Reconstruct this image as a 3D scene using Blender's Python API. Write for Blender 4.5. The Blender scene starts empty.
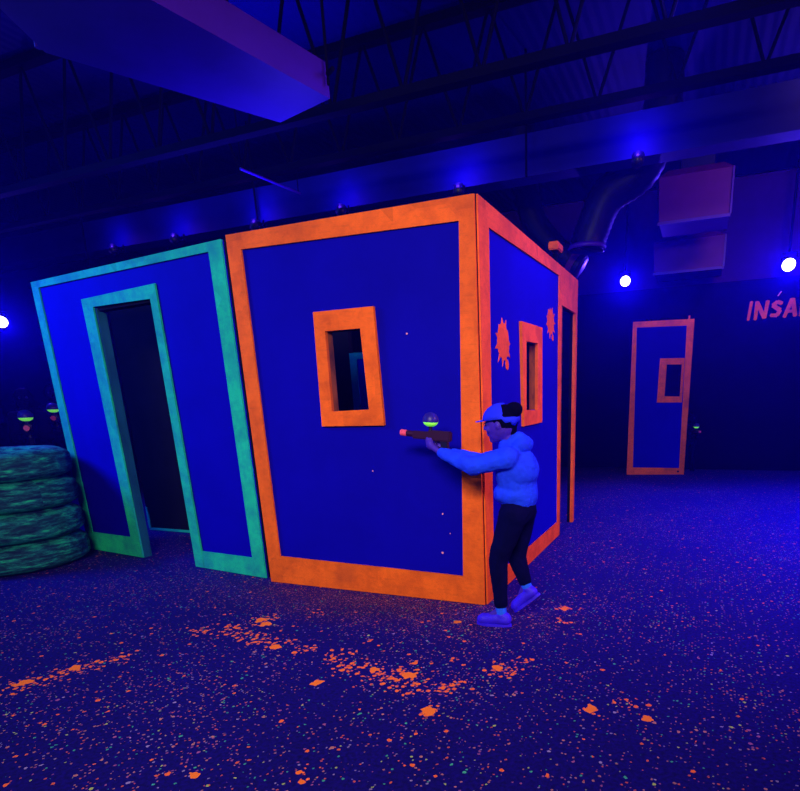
import bpy, bmesh, math, random
from mathutils import Vector, Matrix
random.seed(7)
S = bpy.context.scene
COL = S.collection
PI = math.pi

# ---------------------------------------------------------------- camera
cam_d = bpy.data.cameras.new('camera')
cam = bpy.data.objects.new('camera', cam_d); COL.objects.link(cam)
r_ = Vector((0.9315613, 0.3624764, -0.0283613)); u_ = Vector((-0.0722363, 0.2609668, 0.9626413)); f_ = Vector((-0.3563362, 0.8947107, -0.2692905))
cam.matrix_world = Matrix(((r_.x, u_.x, -f_.x, 0), (r_.y, u_.y, -f_.y, 0), (r_.z, u_.z, -f_.z, 1.3455), (0, 0, 0, 1)))
cam_d.sensor_fit = 'HORIZONTAL'; cam_d.sensor_width = 36
cam_d.lens = 566.6 / 800 * 36
cam_d.shift_x = (400 - 477.2) / 800
cam_d.shift_y = (556.2 - 395.5) / 800
cam_d.clip_start = 0.02; cam_d.clip_end = 100
S.camera = cam

# ---------------------------------------------------------------- world and colour
w = bpy.data.worlds.new('world'); S.world = w; w.use_nodes = True
w.node_tree.nodes['Background'].inputs[0].default_value = (0.02, 0.01, 0.5, 1)
w.node_tree.nodes['Background'].inputs[1].default_value = 0.02
# thin theatrical haze filling the hall
hv = w.node_tree.nodes.new('ShaderNodeVolumeScatter'); hv.inputs['Color'].default_value = (0.05, 0.03, 1.0, 1)  # blue light put into the scatter colour, so near-white lamps don't grey the haze
hv.inputs['Density'].default_value = 0.010; hv.inputs['Anisotropy'].default_value = 0.7
w.node_tree.links.new(hv.outputs[0], w.node_tree.nodes['World Output'].inputs['Volume'])
S.view_settings.view_transform = 'Standard'; S.view_settings.look = 'None'
S.view_settings.gamma = 1; S.view_settings.use_curve_mapping = False
S.view_settings.exposure = 0.0
S.cycles.use_denoising = True
S.cycles.max_bounces = 6

# ---------------------------------------------------------------- unseen area lamps added for the room
def lamp(name, typ, loc, aim, power, color, size=0.1, size_y=None, cone=None, blend=0.6):
    d = bpy.data.lights.new(name, typ); d.energy = power; d.color = color
    if typ == 'AREA':
        d.size = size
        if size_y: d.shape = 'RECTANGLE'; d.size_y = size_y
        if cone: d.spread = math.radians(cone)
    else:
        d.shadow_soft_size = size
    if typ == 'SPOT':
        d.spot_size = math.radians(cone or 90); d.spot_blend = blend
    o = bpy.data.objects.new(name, d); COL.objects.link(o); o.location = loc
    if aim is not None:
        o.rotation_euler = (Vector(aim) - Vector(loc)).to_track_quat('-Z', 'Y').to_euler()
    return o
# unseen near-white areas standing in for blacklight, added to bring out paint colours
lamp('unseen_key', 'AREA', (-0.3, -1.6, 3.3), (-2.4, 3.3, 0.9), 90, (1.0, 0.84, 0.84), 2.2, 0.6, cone=90)
lamp('unseen_side', 'AREA', (3.6, 3.6, 3.4), (-1.2, 4.6, 1.0), 50, (0.95, 0.32, 0.8), 1.6, 0.6, cone=80)
# blue washes with no fixtures, added to brighten walls, floor, duct and ceiling
lamp('blue_wash_left', 'AREA', (-7.6, 1.2, 3.9), (-5.2, 3.6, 2.1), 135, (0.02, 0.09, 1.0), 1.5, 1.5, cone=90)
lamp('blue_wash_right', 'AREA', (3.6, 6.0, 4.3), (2.8, 6.4, 0.0), 780, (0.03, 0.02, 1.0), 2.0, 2.0, cone=95)
lamp('blue_wash_side', 'AREA', (0.1, 4.7, 4.1), (-1.27, 4.4, 2.7), 34, (0.05, 0.02, 1.0), 0.8, 0.3, cone=75)
lamp('far_fill', 'AREA', (1.6, 5.9, 4.3), (0.1, 10.9, 2.3), 24, (1.0, 0.50, 0.32), 1.2, 0.4, cone=90)  # warm fill added to brighten the far panel and lettering
lamp('blue_wash_back', 'AREA', (1.5, 7.4, 3.3), (-0.6, 10.9, 3.6), 30, (0.16, 0.03, 1.0), 2.5, 0.8)
lamp('blue_wash_duct', 'AREA', (-3.1, 4.5, 2.35), (-3.05, 3.5, 3.3), 7, (0.06, 0.03, 1.0), 0.5, 0.3, cone=90)
lamp('blue_wash_ceiling', 'AREA', (-4.2, 5.0, 2.5), (-4.1, 4.1, 4.5), 52, (0.04, 0.02, 1.0), 2.2, 0.8, cone=92)

# ---------------------------------------------------------------- materials
def nt(name):
    m = bpy.data.materials.new(name); m.use_nodes = True
    n = m.node_tree; b = n.nodes['Principled BSDF']
    return m, n, b
def node(n, t, **kw):
    x = n.nodes.new(t)
    for k, v in kw.items():
        if k in ('operation', 'data_type', 'blend_type', 'feature', 'noise_dimensions', 'musgrave_type', 'distance', 'clamp', 'use_clamp', 'wave_type', 'bands_direction'):
            setattr(x, k, v)
        else:
            x.inputs[k].default_value = v
    return x
def mixc(n, fac, a, b):
    x = n.nodes.new('ShaderNodeMix'); x.data_type = 'RGBA'
    for i, v in ((0, fac), (6, a), (7, b)):
        if hasattr(v, 'is_output'): n.links.new(v, x.inputs[i])
        elif i == 0: x.inputs[0].default_value = v
        else: x.inputs[i].default_value = (*v, 1) if len(v) == 3 else v
    return x.outputs[2]
def ramp(n, fac, stops):
    x = n.nodes.new('ShaderNodeValToRGB'); n.links.new(fac, x.inputs[0])
    e = x.color_ramp.elements
    while len(e) < len(stops): e.new(0.5)
    for k, (p, c) in enumerate(stops):
        e[k].position = p; e[k].color = (*c, 1) if isinstance(c, tuple) else (c, c, c, 1)
    return x.outputs[0]
def math_(n, op, a, b=None, clamp=False):
    x = n.nodes.new('ShaderNodeMath'); x.operation = op; x.use_clamp = clamp
    for i, v in enumerate((a, b)):
        if v is None: continue
        if hasattr(v, 'is_output'): n.links.new(v, x.inputs[i])
        else: x.inputs[i].default_value = v
    return x.outputs[0]
def obj_co(n, scale=(1, 1, 1)):
    t = n.nodes.new('ShaderNodeTexCoord'); m = n.nodes.new('ShaderNodeMapping')
    n.links.new(t.outputs['Object'], m.inputs[0]); m.inputs['Scale'].default_value = scale
    return m.outputs[0]
def plain(name, c, rough=0.6, metal=0.0, var=0.0, scale=8.0, c2=None, stretch=(1, 1, 1), spec=0.3, bump=0.0):
    m, n, b = nt(name)
    b.inputs['Roughness'].default_value = rough; b.inputs['Metallic'].default_value = metal
    b.inputs['Specular IOR Level'].default_value = spec
    co = obj_co(n, stretch)
    t = node(n, 'ShaderNodeTexNoise', Scale=scale, Detail=5.0, Roughness=0.6); n.links.new(co, t.inputs[0])
    c2 = c2 or tuple(v * (1 - var) for v in c)
    n.links.new(ramp(n, t.outputs[0], [(0.35, c2), (0.62, c)]), b.inputs['Base Color'])
    if bump:
        bp = n.nodes.new('ShaderNodeBump'); bp.inputs['Strength'].default_value = bump; bp.inputs['Distance'].default_value = 0.01
        n.links.new(t.outputs[0], bp.inputs['Height']); n.links.new(bp.outputs[0], b.inputs['Normal'])
    return m
def painted_board(name, c, dark, grime):
    m, n, b = nt(name)
    b.inputs['Roughness'].default_value = 0.75; b.inputs['Specular IOR Level'].default_value = 0.1
    co = obj_co(n)
    a = node(n, 'ShaderNodeTexNoise', Scale=6.0, Detail=6.0, Roughness=0.7); n.links.new(co, a.inputs[0])
    s = node(n, 'ShaderNodeTexNoise', Scale=9.0, Detail=4.0, Roughness=0.6); n.links.new(obj_co(n, (1, 1, 5)), s.inputs[0])
    v = node(n, 'ShaderNodeTexVoronoi', Scale=3.2); v.distance = 'CHEBYCHEV'; n.links.new(co, v.inputs[0])
    base = ramp(n, a.outputs[0], [(0.36, dark), (0.58, c)])
    base = mixc(n, ramp(n, s.outputs[0], [(0.55, 0.0), (0.75, 0.35)]), base, grime)
    tone = ramp(n, v.outputs['Color'], [(0.0, (0.80, 0.80, 0.80)), (1.0, (1.08, 1.08, 1.08))])
    mx = n.nodes.new('ShaderNodeMix'); mx.data_type = 'RGBA'; mx.blend_type = 'MULTIPLY'; mx.inputs[0].default_value = 1
    n.links.new(base, mx.inputs[6]); n.links.new(tone, mx.inputs[7])
    g = node(n, 'ShaderNodeTexNoise', Scale=2.3, Detail=2.0); n.links.new(co, g.inputs[0])
    out = mixc(n, ramp(n, g.outputs[0], [(0.60, 0.0), (0.74, 0.45)]), mx.outputs[2], grime)
    n.links.new(out, b.inputs['Base Color'])
    return m
M = {}
M['orange'] = painted_board('fluorescent_orange_paint', (0.92, 0.140, 0.007), (0.70, 0.098, 0.006), (0.36, 0.055, 0.012))
M['green'] = painted_board('fluorescent_green_paint', (0.012, 0.62, 0.26), (0.01, 0.36, 0.26), (0.008, 0.20, 0.22))
M['blue'] = plain('blue_wall_paint', (0.0025, 0.0006, 0.33), 0.7, var=0.14, scale=1.6, spec=0.05)
M['black'] = plain('black_inside_shade', (0.006, 0.006, 0.012), 0.9, var=0.3, scale=4, spec=0.05)  # near-black puts the unlit maze interior's shade into the colour
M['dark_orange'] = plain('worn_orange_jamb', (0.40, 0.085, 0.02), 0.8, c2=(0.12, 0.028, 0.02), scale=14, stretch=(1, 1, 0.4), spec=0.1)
M['dark_green'] = plain('dark_green_jamb', (0.006, 0.09, 0.12), 0.8, c2=(0.004, 0.05, 0.09), scale=10, stretch=(1, 1, 0.3), spec=0.1)  # darker and bluer than the border green, used on the door jambs
M['navy'] = plain('navy_lower_wall', (0.0015, 0.0004, 0.022), 0.9, var=0.3, scale=2, spec=0.05)
M['upper'] = plain('violet_upper_wall', (0.026, 0.004, 0.15), 0.85, var=0.25, scale=1.2, spec=0.1)
M['side_wall'] = plain('dark_side_wall', (0.001, 0.0004, 0.012), 0.9, var=0.3, scale=2, spec=0.05)
M['steel'] = plain('dark_painted_steel', (0.001, 0.001, 0.010), 0.8, var=0.3, scale=6, spec=0.05)
M['beam'] = plain('blue_painted_beam', (0.004, 0.002, 0.20), 0.6, var=0.35, scale=0.8, spec=0.12)
M['galv'] = plain('galvanised_duct', (0.045, 0.006, 0.30), 0.45, var=0.25, scale=2.0, spec=0.2)
M['galv_dim'] = plain('dull_duct', (0.070, 0.005, 0.12), 0.55, var=0.25, scale=2.0, spec=0.12)
M['flex'] = plain('flexible_duct_skin', (0.003, 0.001, 0.04), 0.45, var=0.3, scale=9, spec=0.12)
M['hoodie'] = plain('fluorescent_blue_hoodie', (0.012, 0.055, 0.98), 0.85, c2=(0.010, 0.035, 0.80), scale=7, spec=0.05)  # fluorescent glow put into a blue diffuse colour; nothing emits
M['cap'] = plain('blue_cap_cloth', (0.016, 0.030, 0.95), 0.85, var=0.15, scale=14, spec=0.05)
M['trouser'] = plain('dark_trouser_cloth', (0.001, 0.001, 0.040), 0.9, var=0.3, scale=9, spec=0.05)
M['sock'] = plain('pale_sock_cloth', (0.02, 0.13, 0.98), 0.9, var=0.15, scale=30, spec=0.05)
M['shoe'] = plain('blue_shoe', (0.035, 0.008, 0.85), 0.6, var=0.2, scale=12)
M['skin'] = plain('skin_under_blacklight', (0.050, 0.014, 0.42), 0.6, var=0.15, scale=12)
M['hair'] = plain('black_hair', (0.001, 0.0008, 0.012), 0.9, var=0.3, scale=40, spec=0.03)
M['eye'] = plain('eye', (0.02, 0.02, 0.3), 0.6)
M['gun_red'] = plain('dark_red_plastic', (0.024, 0.0015, 0.03), 0.45, var=0.2, scale=9)
M['gun_tip'] = plain('bright_red_plastic', (0.80, 0.075, 0.16), 0.5, var=0.15, scale=9)
M['gun_black'] = plain('black_plastic', (0.004, 0.003, 0.04), 0.4, var=0.2, scale=9)
M['dark_figure'] = plain('dark_skin_and_clothing', (0.003, 0.001, 0.05), 0.9, var=0.4, scale=9, spec=0.05)
def glow(name, c, s):
    m, n, b = nt(name)
    b.inputs['Base Color'].default_value = (*c, 1); b.inputs['Emission Color'].default_value = (*c, 1); b.inputs['Emission Strength'].default_value = s
    return m
M['lens_green'] = glow('green_sensor_lamp', (0.20, 0.85, 0.05), 0.55)
M['lens_white'] = glow('white_lamp_lens', (0.95, 0.80, 1.0), 9.0)
M['lens_violet'] = glow('violet_lamp_lens', (0.45, 0.02, 1.0), 0.9)
def dome_mat():
    m, n, b = nt('violet_translucent_dome')
    b.inputs['Base Color'].default_value = (0.02, 0.01, 0.30, 1); b.inputs['Roughness'].default_value = 0.4; b.inputs['Specular IOR Level'].default_value = 0.1
    b.inputs['Transmission Weight'].default_value = 0.35
    return m
M['dome'] = dome_mat()
def tyre_mat():
    m, n, b = nt('green_brushed_rubber')
    b.inputs['Roughness'].default_value = 0.8; b.inputs['Specular IOR Level'].default_value = 0.15
    t = n.nodes.new('ShaderNodeTexCoord')
    sp = n.nodes.new('ShaderNodeSeparateXYZ'); n.links.new(t.outputs['Object'], sp.inputs[0])
    ang = math_(n, 'ARCTAN2', sp.outputs[1], sp.outputs[0])
    cb = n.nodes.new('ShaderNodeCombineXYZ')
    oi = n.nodes.new('ShaderNodeObjectInfo')
    n.links.new(math_(n, 'MULTIPLY', ang, 1.3), cb.inputs[0]); n.links.new(math_(n, 'MULTIPLY', sp.outputs[2], 13.0), cb.inputs[1])
    n.links.new(math_(n, 'MULTIPLY', oi.outputs['Random'], 30.0), cb.inputs[2])
    a = node(n, 'ShaderNodeTexNoise', Scale=2.2, Detail=6.0, Roughness=0.7); n.links.new(cb.outputs[0], a.inputs[0])
    c = ramp(n, a.outputs[0], [(0.34, (0.002, 0.010, 0.04)), (0.47, (0.004, 0.045, 0.07)), (0.56, (0.006, 0.15, 0.14)), (0.66, (0.012, 0.55, 0.22))])
    # greener along the shoulder edges
    hz = math_(n, 'ABSOLUTE', sp.outputs[2])
    edge = ramp(n, math_(n, 'MULTIPLY', hz, 8.0), [(0.62, 0.0), (0.90, 0.55)])
    f = math_(n, 'MULTIPLY', edge, ramp(n, a.outputs[0], [(0.42, 0.0), (0.56, 1.0)]))
    n.links.new(mixc(n, f, c, (0.012, 0.42, 0.20)), b.inputs['Base Color'])
    bp = n.nodes.new('ShaderNodeBump'); bp.inputs['Strength'].default_value = 0.5; bp.inputs['Distance'].default_value = 0.02
    n.links.new(a.outputs[0], bp.inputs['Height']); n.links.new(bp.outputs[0], b.inputs['Normal'])
    return m
M['tyre'] = tyre_mat()
M['rubber'] = plain('dark_rubber', (0.004, 0.008, 0.03), 0.8, c2=(0.004, 0.04, 0.05), scale=5)

# splatter positions: big orange marks on the carpet (x, y, radius)
MARKS = [(-3.14, 1.58, .10), (-3.08, 1.72, .09), (-3.02, 1.86, .10), (-2.95, 1.98, .07), (-2.80, 2.42, .09), (-2.66, 2.46, .09), (-2.52, 2.44, .09), (-2.58, 2.68, .09), (-2.38, 2.42, .08), (-2.20, 2.40, .10), (-2.02, 2.38, .07), (-1.78, 2.36, .09), (-1.62, 2.28, .10), (-1.46, 2.26, .12), (-1.34, 2.30, .12), (-1.24, 2.20, .10), (-1.08, 2.26, .08), (-1.05, 2.02, .07), (-0.86, 2.50, .09), (-0.80, 2.62, .06), (-0.77, 3.44, .05), (-0.74, 3.20, .06), (-0.38, 2.26, .06), (-0.24, 2.36, .05), (-1.30, 1.46, .05), (-2.30, 2.9, .05)]
BLOTS = [(-1.05, 2.01, .030), (-0.38, 2.26, .034), (-2.58, 2.66, .040), (-2.50, 2.62, .030), (-1.71, 2.08, .026), (-1.70, 1.32, .022), (-2.20, 2.36, .030), (-0.77, 3.45, .030), (-3.08, 1.80, .034), (-3.16, 1.60, .036), (-1.30, 2.29, .036), (-1.50, 2.30, .028), (-0.90, 2.50, .026), (-0.13, 2.26, .018), (-1.35, 3.02, .022)]
def floor_mat():
    m, n, b = nt('speckled_carpet')
    b.inputs['Roughness'].default_value = 0.85; b.inputs['Specular IOR Level'].default_value = 0.12
    co = obj_co(n)
    def layer(scale, size, seed, dens):
        """irregular flecks: a cell's centre is painted when its random number is under the density"""
        mp = n.nodes.new('ShaderNodeMapping'); mp.inputs['Location'].default_value = (seed, seed * 1.7, 0)
        n.links.new(co, mp.inputs[0])
        wn = node(n, 'ShaderNodeTexNoise', Scale=scale * 1.6, Detail=2.0); n.links.new(mp.outputs[0], wn.inputs[0])
        ad = n.nodes.new('ShaderNodeVectorMath'); ad.operation = 'MULTIPLY_ADD'
        n.links.new(wn.outputs['Color'], ad.inputs[0]); ad.inputs[1].default_value = (0.5 / scale,) * 3; n.links.new(mp.outputs[0], ad.inputs[2])
        v = node(n, 'ShaderNodeTexVoronoi', Scale=scale); v.voronoi_dimensions = '2D'; n.links.new(ad.outputs[0], v.inputs['Vector'])
        sc = n.nodes.new('ShaderNodeSeparateColor'); n.links.new(v.outputs['Color'], sc.inputs[0])
        on = math_(n, 'LESS_THAN', sc.outputs[0], dens)
        rad = math_(n, 'MULTIPLY', math_(n, 'ADD', math_(n, 'MULTIPLY', sc.outputs[1], 0.75), 0.25), size)
        return math_(n, 'MULTIPLY', math_(n, 'LESS_THAN', v.outputs['Distance'], rad), on), sc.outputs[2]
    # density: patchy, thick near the marks
    pn = node(n, 'ShaderNodeTexNoise', Scale=1.1, Detail=3.0); n.links.new(co, pn.inputs[0])
    patch = ramp(n, pn.outputs[0], [(0.34, 0.25), (0.62, 1.0)])
    mark = None
    for (x, y, r) in MARKS:
        vm = n.nodes.new('ShaderNodeVectorMath'); vm.operation = 'DISTANCE'; n.links.new(co, vm.inputs[0]); vm.inputs[1].default_value = (x, y, 0)
        g = math_(n, 'SUBTRACT', 1.0, math_(n, 'DIVIDE', vm.outputs['Value'], r * 1.35), clamp=True)
        mark = g if mark is None else math_(n, 'MAXIMUM', mark, g)
    base_n = node(n, 'ShaderNodeTexNoise', Scale=60.0, Detail=3.0); n.links.new(co, base_n.inputs[0])
    col = ramp(n, base_n.outputs[0], [(0.3, (0.002, 0.0008, 0.07)), (0.7, (0.005, 0.0016, 0.16))])
    sx = n.nodes.new('ShaderNodeSeparateXYZ'); n.links.new(co, sx.inputs[0])
    near_wall = math_(n, 'MULTIPLY', math_(n, 'SUBTRACT', 1.0, math_(n, 'MULTIPLY', math_(n, 'ABSOLUTE', math_(n, 'SUBTRACT', sx.outputs[1], 3.20)), 1.9), clamp=True), math_(n, 'SUBTRACT', 1.0, math_(n, 'MULTIPLY', math_(n, 'ABSOLUTE', math_(n, 'ADD', sx.outputs[0], 2.1)), 0.6), clamp=True))  # reddish tint and fine flecks thicken near the front wall
    f5, k5 = layer(85.0, 0.40, 9.3, math_(n, 'MULTIPLY', near_wall, 0.75))
    col = mixc(n, math_(n, 'MULTIPLY', near_wall, 0.5), col, (0.05, 0.006, 0.02))
    col = mixc(n, math_(n, 'MULTIPLY', f5, 0.6), col, (0.50, 0.13, 0.04))
    f1, k1 = layer(62.0, 0.36, 3.1, math_(n, 'MULTIPLY', patch, 0.30))
    f2, k2 = layer(30.0, 0.24, 7.7, math_(n, 'MULTIPLY', patch, 0.16))
    f3, k3 = layer(21.0, 0.34, 1.9, math_(n, 'MULTIPLY', mark, 0.95))
    f4, k4 = layer(36.0, 0.45, 5.3, math_(n, 'ADD', math_(n, 'MULTIPLY', mark, 0.9), 0.012))
    pal = [(0.0, (0.60, 0.10, 0.04)), (0.20, (0.42, 0.16, 0.14)), (0.50, (0.30, 0.08, 0.22)), (0.70, (0.05, 0.38, 0.22)), (0.80, (0.26, 0.20, 0.40)), (0.93, (0.35, 0.45, 0.10))]
    def pick(k):
        x = n.nodes.new('ShaderNodeValToRGB'); x.color_ramp.interpolation = 'CONSTANT'; n.links.new(k, x.inputs[0])
        e = x.color_ramp.elements
        while len(e) < len(pal): e.new(0.5)
        for i, (p, c) in enumerate(pal): e[i].position = p; e[i].color = (*c, 1)
        return x.outputs[0]
    col = mixc(n, math_(n, 'MULTIPLY', f1, 0.75), col, pick(k1))
    col = mixc(n, f2, col, pick(k2))
    col = mixc(n, f4, col, (0.85, 0.14, 0.03))
    col = mixc(n, f3, col, (0.92, 0.17, 0.02))
    bw_ = node(n, 'ShaderNodeTexNoise', Scale=16.0, Detail=3.0); n.links.new(co, bw_.inputs[0])
    wob = n.nodes.new('ShaderNodeVectorMath'); wob.operation = 'MULTIPLY_ADD'; n.links.new(bw_.outputs['Color'], wob.inputs[0]); wob.inputs[1].default_value = (0.09, 0.09, 0); n.links.new(co, wob.inputs[2])
    for (x, y, r) in BLOTS:
        vm = n.nodes.new('ShaderNodeVectorMath'); vm.operation = 'DISTANCE'; n.links.new(wob.outputs[0], vm.inputs[0]); vm.inputs[1].default_value = (x + 0.045, y + 0.045, 0)
        col = mixc(n, math_(n, 'LESS_THAN', vm.outputs['Value'], r), col, (0.92, 0.20, 0.02))
    n.links.new(col, b.inputs['Base Color'])
    bp = n.nodes.new('ShaderNodeBump'); bp.inputs['Strength'].default_value = 0.4; bp.inputs['Distance'].default_value = 0.004
    n.links.new(base_n.outputs[0], bp.inputs['Height']); n.links.new(bp.outputs[0], b.inputs['Normal'])
    return m
M['carpet'] = floor_mat()
def deck_mat():
    m, n, b = nt('corrugated_roof_deck')
    b.inputs['Roughness'].default_value = 0.6
    b.inputs['Base Color'].default_value = (0.001, 0.001, 0.10, 1); b.inputs['Specular IOR Level'].default_value = 0.05
    wv = node(n, 'ShaderNodeTexWave', Scale=3.0); n.links.new(obj_co(n), wv.inputs[0]); wv.bands_direction = 'X'
    bp = n.nodes.new('ShaderNodeBump'); bp.inputs['Strength'].default_value = 0.15; bp.inputs['Distance'].default_value = 0.03
    n.links.new(wv.outputs[0], bp.inputs['Height']); n.links.new(bp.outputs[0], b.inputs['Normal'])
    return m
M['deck'] = deck_mat()

# ---------------------------------------------------------------- helpers
def tag(o, label=None, cat=None, group=None, kind=None):
    if label: o['label'] = label
    if cat: o['category'] = cat
    if group: o['group'] = group
    if kind: o['kind'] = kind
    return o
def empty(name, loc, rz=0.0, label=None, cat=None, group=None):
    o = bpy.data.objects.new(name, None); COL.objects.link(o); o.empty_display_size = 0.1
    o.location = loc; o.rotation_euler = (0, 0, rz)
    return tag(o, label, cat, group)
def obj(name, bm, mats, parent=None, smooth=False, loc=None):
    me = bpy.data.meshes.new(name); bm.to_mesh(me); bm.free()
    for mm in (mats if isinstance(mats, (list, tuple)) else [mats]): me.materials.append(mm)
    if smooth:
        for p in me.polygons: p.use_smooth = True
    o = bpy.data.objects.new(name, me); COL.objects.link(o)
    if parent: o.parent = parent
    if loc: o.location = loc
    return o
def box(bm, x0, x1, y0, y1, z0, z1, mi=0):
    v = [bm.verts.new(p) for p in ((x0, y0, z0), (x1, y0, z0), (x1, y1, z0), (x0, y1, z0), (x0, y0, z1), (x1, y0, z1), (x1, y1, z1), (x0, y1, z1))]
    for q in ((0, 3, 2, 1), (4, 5, 6, 7), (0, 1, 5, 4), (1, 2, 6, 5), (2, 3, 7, 6), (3, 0, 4, 7)):
        f = bm.faces.new([v[i] for i in q]); f.material_index = mi
def prism(bm, pts, y0, y1):
    """polygon in (x, z) extruded from y0 (front) to y1"""
    a = [bm.verts.new((p[0], y0, p[1])) for p in pts]; b = [bm.verts.new((p[0], y1, p[1])) for p in pts]
    n = len(pts)
    bm.faces.new(a); bm.faces.new(b[::-1])
    for i in range(n): bm.faces.new((a[i], b[i], b[(i + 1) % n], a[(i + 1) % n]))
    bmesh.ops.recalc_face_normals(bm, faces=bm.faces)
def hprism(bm, pts, z0, z1):
    a = [bm.verts.new((p[0], p[1], z0)) for p in pts]; b = [bm.verts.new((p[0], p[1], z1)) for p in pts]
    n = len(pts); bm.faces.new(a); bm.faces.new(b[::-1])
    for i in range(n): bm.faces.new((a[i], b[i], b[(i + 1) % n], a[(i + 1) % n]))
    bmesh.ops.recalc_face_normals(bm, faces=bm.faces)
def boxbm(*a):
    bm = bmesh.new(); box(bm, *a); return bm
def cone(bm, p0, p1, r0, r1, seg=14, cap=4):
    """closed tapered capsule from p0 to p1"""
    p0, p1 = Vector(p0), Vector(p1); d = p1 - p0; L = d.length
    q = d.to_track_quat('Z', 'Y') if L > 1e-6 else Matrix.Identity(3).to_quaternion()
    prof = [(-r0 * math.cos(t), r0 * math.sin(t)) for t in [PI / 2 * k / cap for k in range(cap + 1)]]
    prof += [(L + r1 * math.sin(t), r1 * math.cos(t)) for t in [PI / 2 * k / cap for k in range(cap + 1)]]
    rings = []
    for z, r in prof:
        if r < 1e-6: rings.append([bm.verts.new(p0 + q @ Vector((0, 0, z)))])
        else: rings.append([bm.verts.new(p0 + q @ Vector((r * math.cos(2 * PI * i / seg), r * math.sin(2 * PI * i / seg), z))) for i in range(seg)])
    for a, b in zip(rings, rings[1:]):
        for i in range(seg):
            j = (i + 1) % seg
            if len(a) == 1: bm.faces.new((a[0], b[j], b[i]))
            elif len(b) == 1: bm.faces.new((a[i], a[j], b[0]))
            else: bm.faces.new((a[i], a[j], b[j], b[i]))
def rod(bm, p0, p1, r, seg=12):
    p0, p1 = Vector(p0), Vector(p1); d = p1 - p0; q = d.to_track_quat('Z', 'Y')
    a, b = [], []
    for i in range(seg):
        o = q @ Vector((r * math.cos(2 * PI * i / seg), r * math.sin(2 * PI * i / seg), 0)); a.append(bm.verts.new(p0 + o)); b.append(bm.verts.new(p1 + o))
    bm.faces.new(a[::-1]); bm.faces.new(b)
    for i in range(seg): bm.faces.new((a[i], a[(i + 1) % seg], b[(i + 1) % seg], b[i]))
def ball(bm, c, r, rot=None, sub=3):
    if not isinstance(r, (tuple, list)): r = (r, r, r)
    mt = Matrix.Translation(c) @ (rot.to_4x4() if rot else Matrix.Identity(4)) @ Matrix.Diagonal((*r, 1))
    bmesh.ops.create_icosphere(bm, subdivisions=sub, radius=1, matrix=mt)
def lathe(bm, prof, seg=48, center=(0, 0, 0), wob=None):
    rings = []
    for k, (r, z) in enumerate(prof):
        rings.append([bm.verts.new((center[0] + (r + (wob(k, i) if wob else 0)) * math.cos(2 * PI * i / seg), center[1] + (r + (wob(k, i) if wob else 0)) * math.sin(2 * PI * i / seg), center[2] + z)) for i in range(seg)])
    for a, b in zip(rings, rings[1:]):
        for i in range(seg):
            j = (i + 1) % seg; bm.faces.new((a[i], a[j], b[j], b[i]))
    return rings
def tube(bm, pts, rad, seg=20, rib=0.0):
    """tube along a smoothed polyline, ribbed when rib > 0"""
    P = [Vector(p) for p in pts]; path = []
    for i in range(len(P) - 1):
        a = P[max(i - 1, 0)]; b = P[i]; c = P[i + 1]; d = P[min(i + 2, len(P) - 1)]
        for k in range(12):
            t = k / 12; path.append(0.5 * ((2 * b) + (c - a) * t + (2 * a - 5 * b + 4 * c - d) * t * t + (3 * b - 3 * c + d - a) * t ** 3))
    path.append(P[-1]); rings = []; up = Vector((0, 1, 0))
    for i, p in enumerate(path):
        t = (path[min(i + 1, len(path) - 1)] - path[max(i - 1, 0)]).normalized()
        s = t.cross(up).normalized(); v = s.cross(t)
        r = rad * (1 + (rib if i % 2 else 0))
        rings.append([bm.verts.new(p + r * (s * math.cos(2 * PI * k / seg) + v * math.sin(2 * PI * k / seg))) for k in range(seg)])
    for a, b in zip(rings, rings[1:]):
        for k in range(seg): bm.faces.new((a[k], a[(k + 1) % seg], b[(k + 1) % seg], b[k]))
    bm.faces.new(rings[0][::-1]); bm.faces.new(rings[-1])
def fused(name, bm, mat, parent, voxel=0.008, smooth=4, loc=None, wrinkle=0.0):
    """overlapping closed shapes fused into one continuous skin"""
    bmesh.ops.recalc_face_normals(bm, faces=bm.faces)
    o = obj(name, bm, mat, parent)
    m = o.modifiers.new('r', 'REMESH'); m.mode = 'VOXEL'; m.voxel_size = voxel
    s = o.modifiers.new('s', 'SMOOTH'); s.iterations = smooth; s.factor = 0.5
    if wrinkle:
        tx = bpy.data.textures.new('folds', 'CLOUDS'); tx.noise_scale = 0.07
        dm = o.modifiers.new('d', 'DISPLACE'); dm.texture = tx; dm.strength = wrinkle; dm.mid_level = 0.5
    dg = bpy.context.evaluated_depsgraph_get(); dg.update()
    me = bpy.data.meshes.new_from_object(o.evaluated_get(dg)); o.modifiers.clear(); o.data = me
    for p in me.polygons: p.use_smooth = True
    return o
def copy_tree(o, parent=None):
    c = o.copy(); COL.objects.link(c); c.parent = parent
    for ch in [x for x in bpy.data.objects if x.parent == o]: copy_tree(ch, c)
    return c
def ring_quads(outer, inner):
    """four mitred boards between two quads, both TL TR BR BL"""
    return [[outer[i], outer[(i + 1) % 4], inner[(i + 1) % 4], inner[i]] for i in range(4)]

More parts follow.
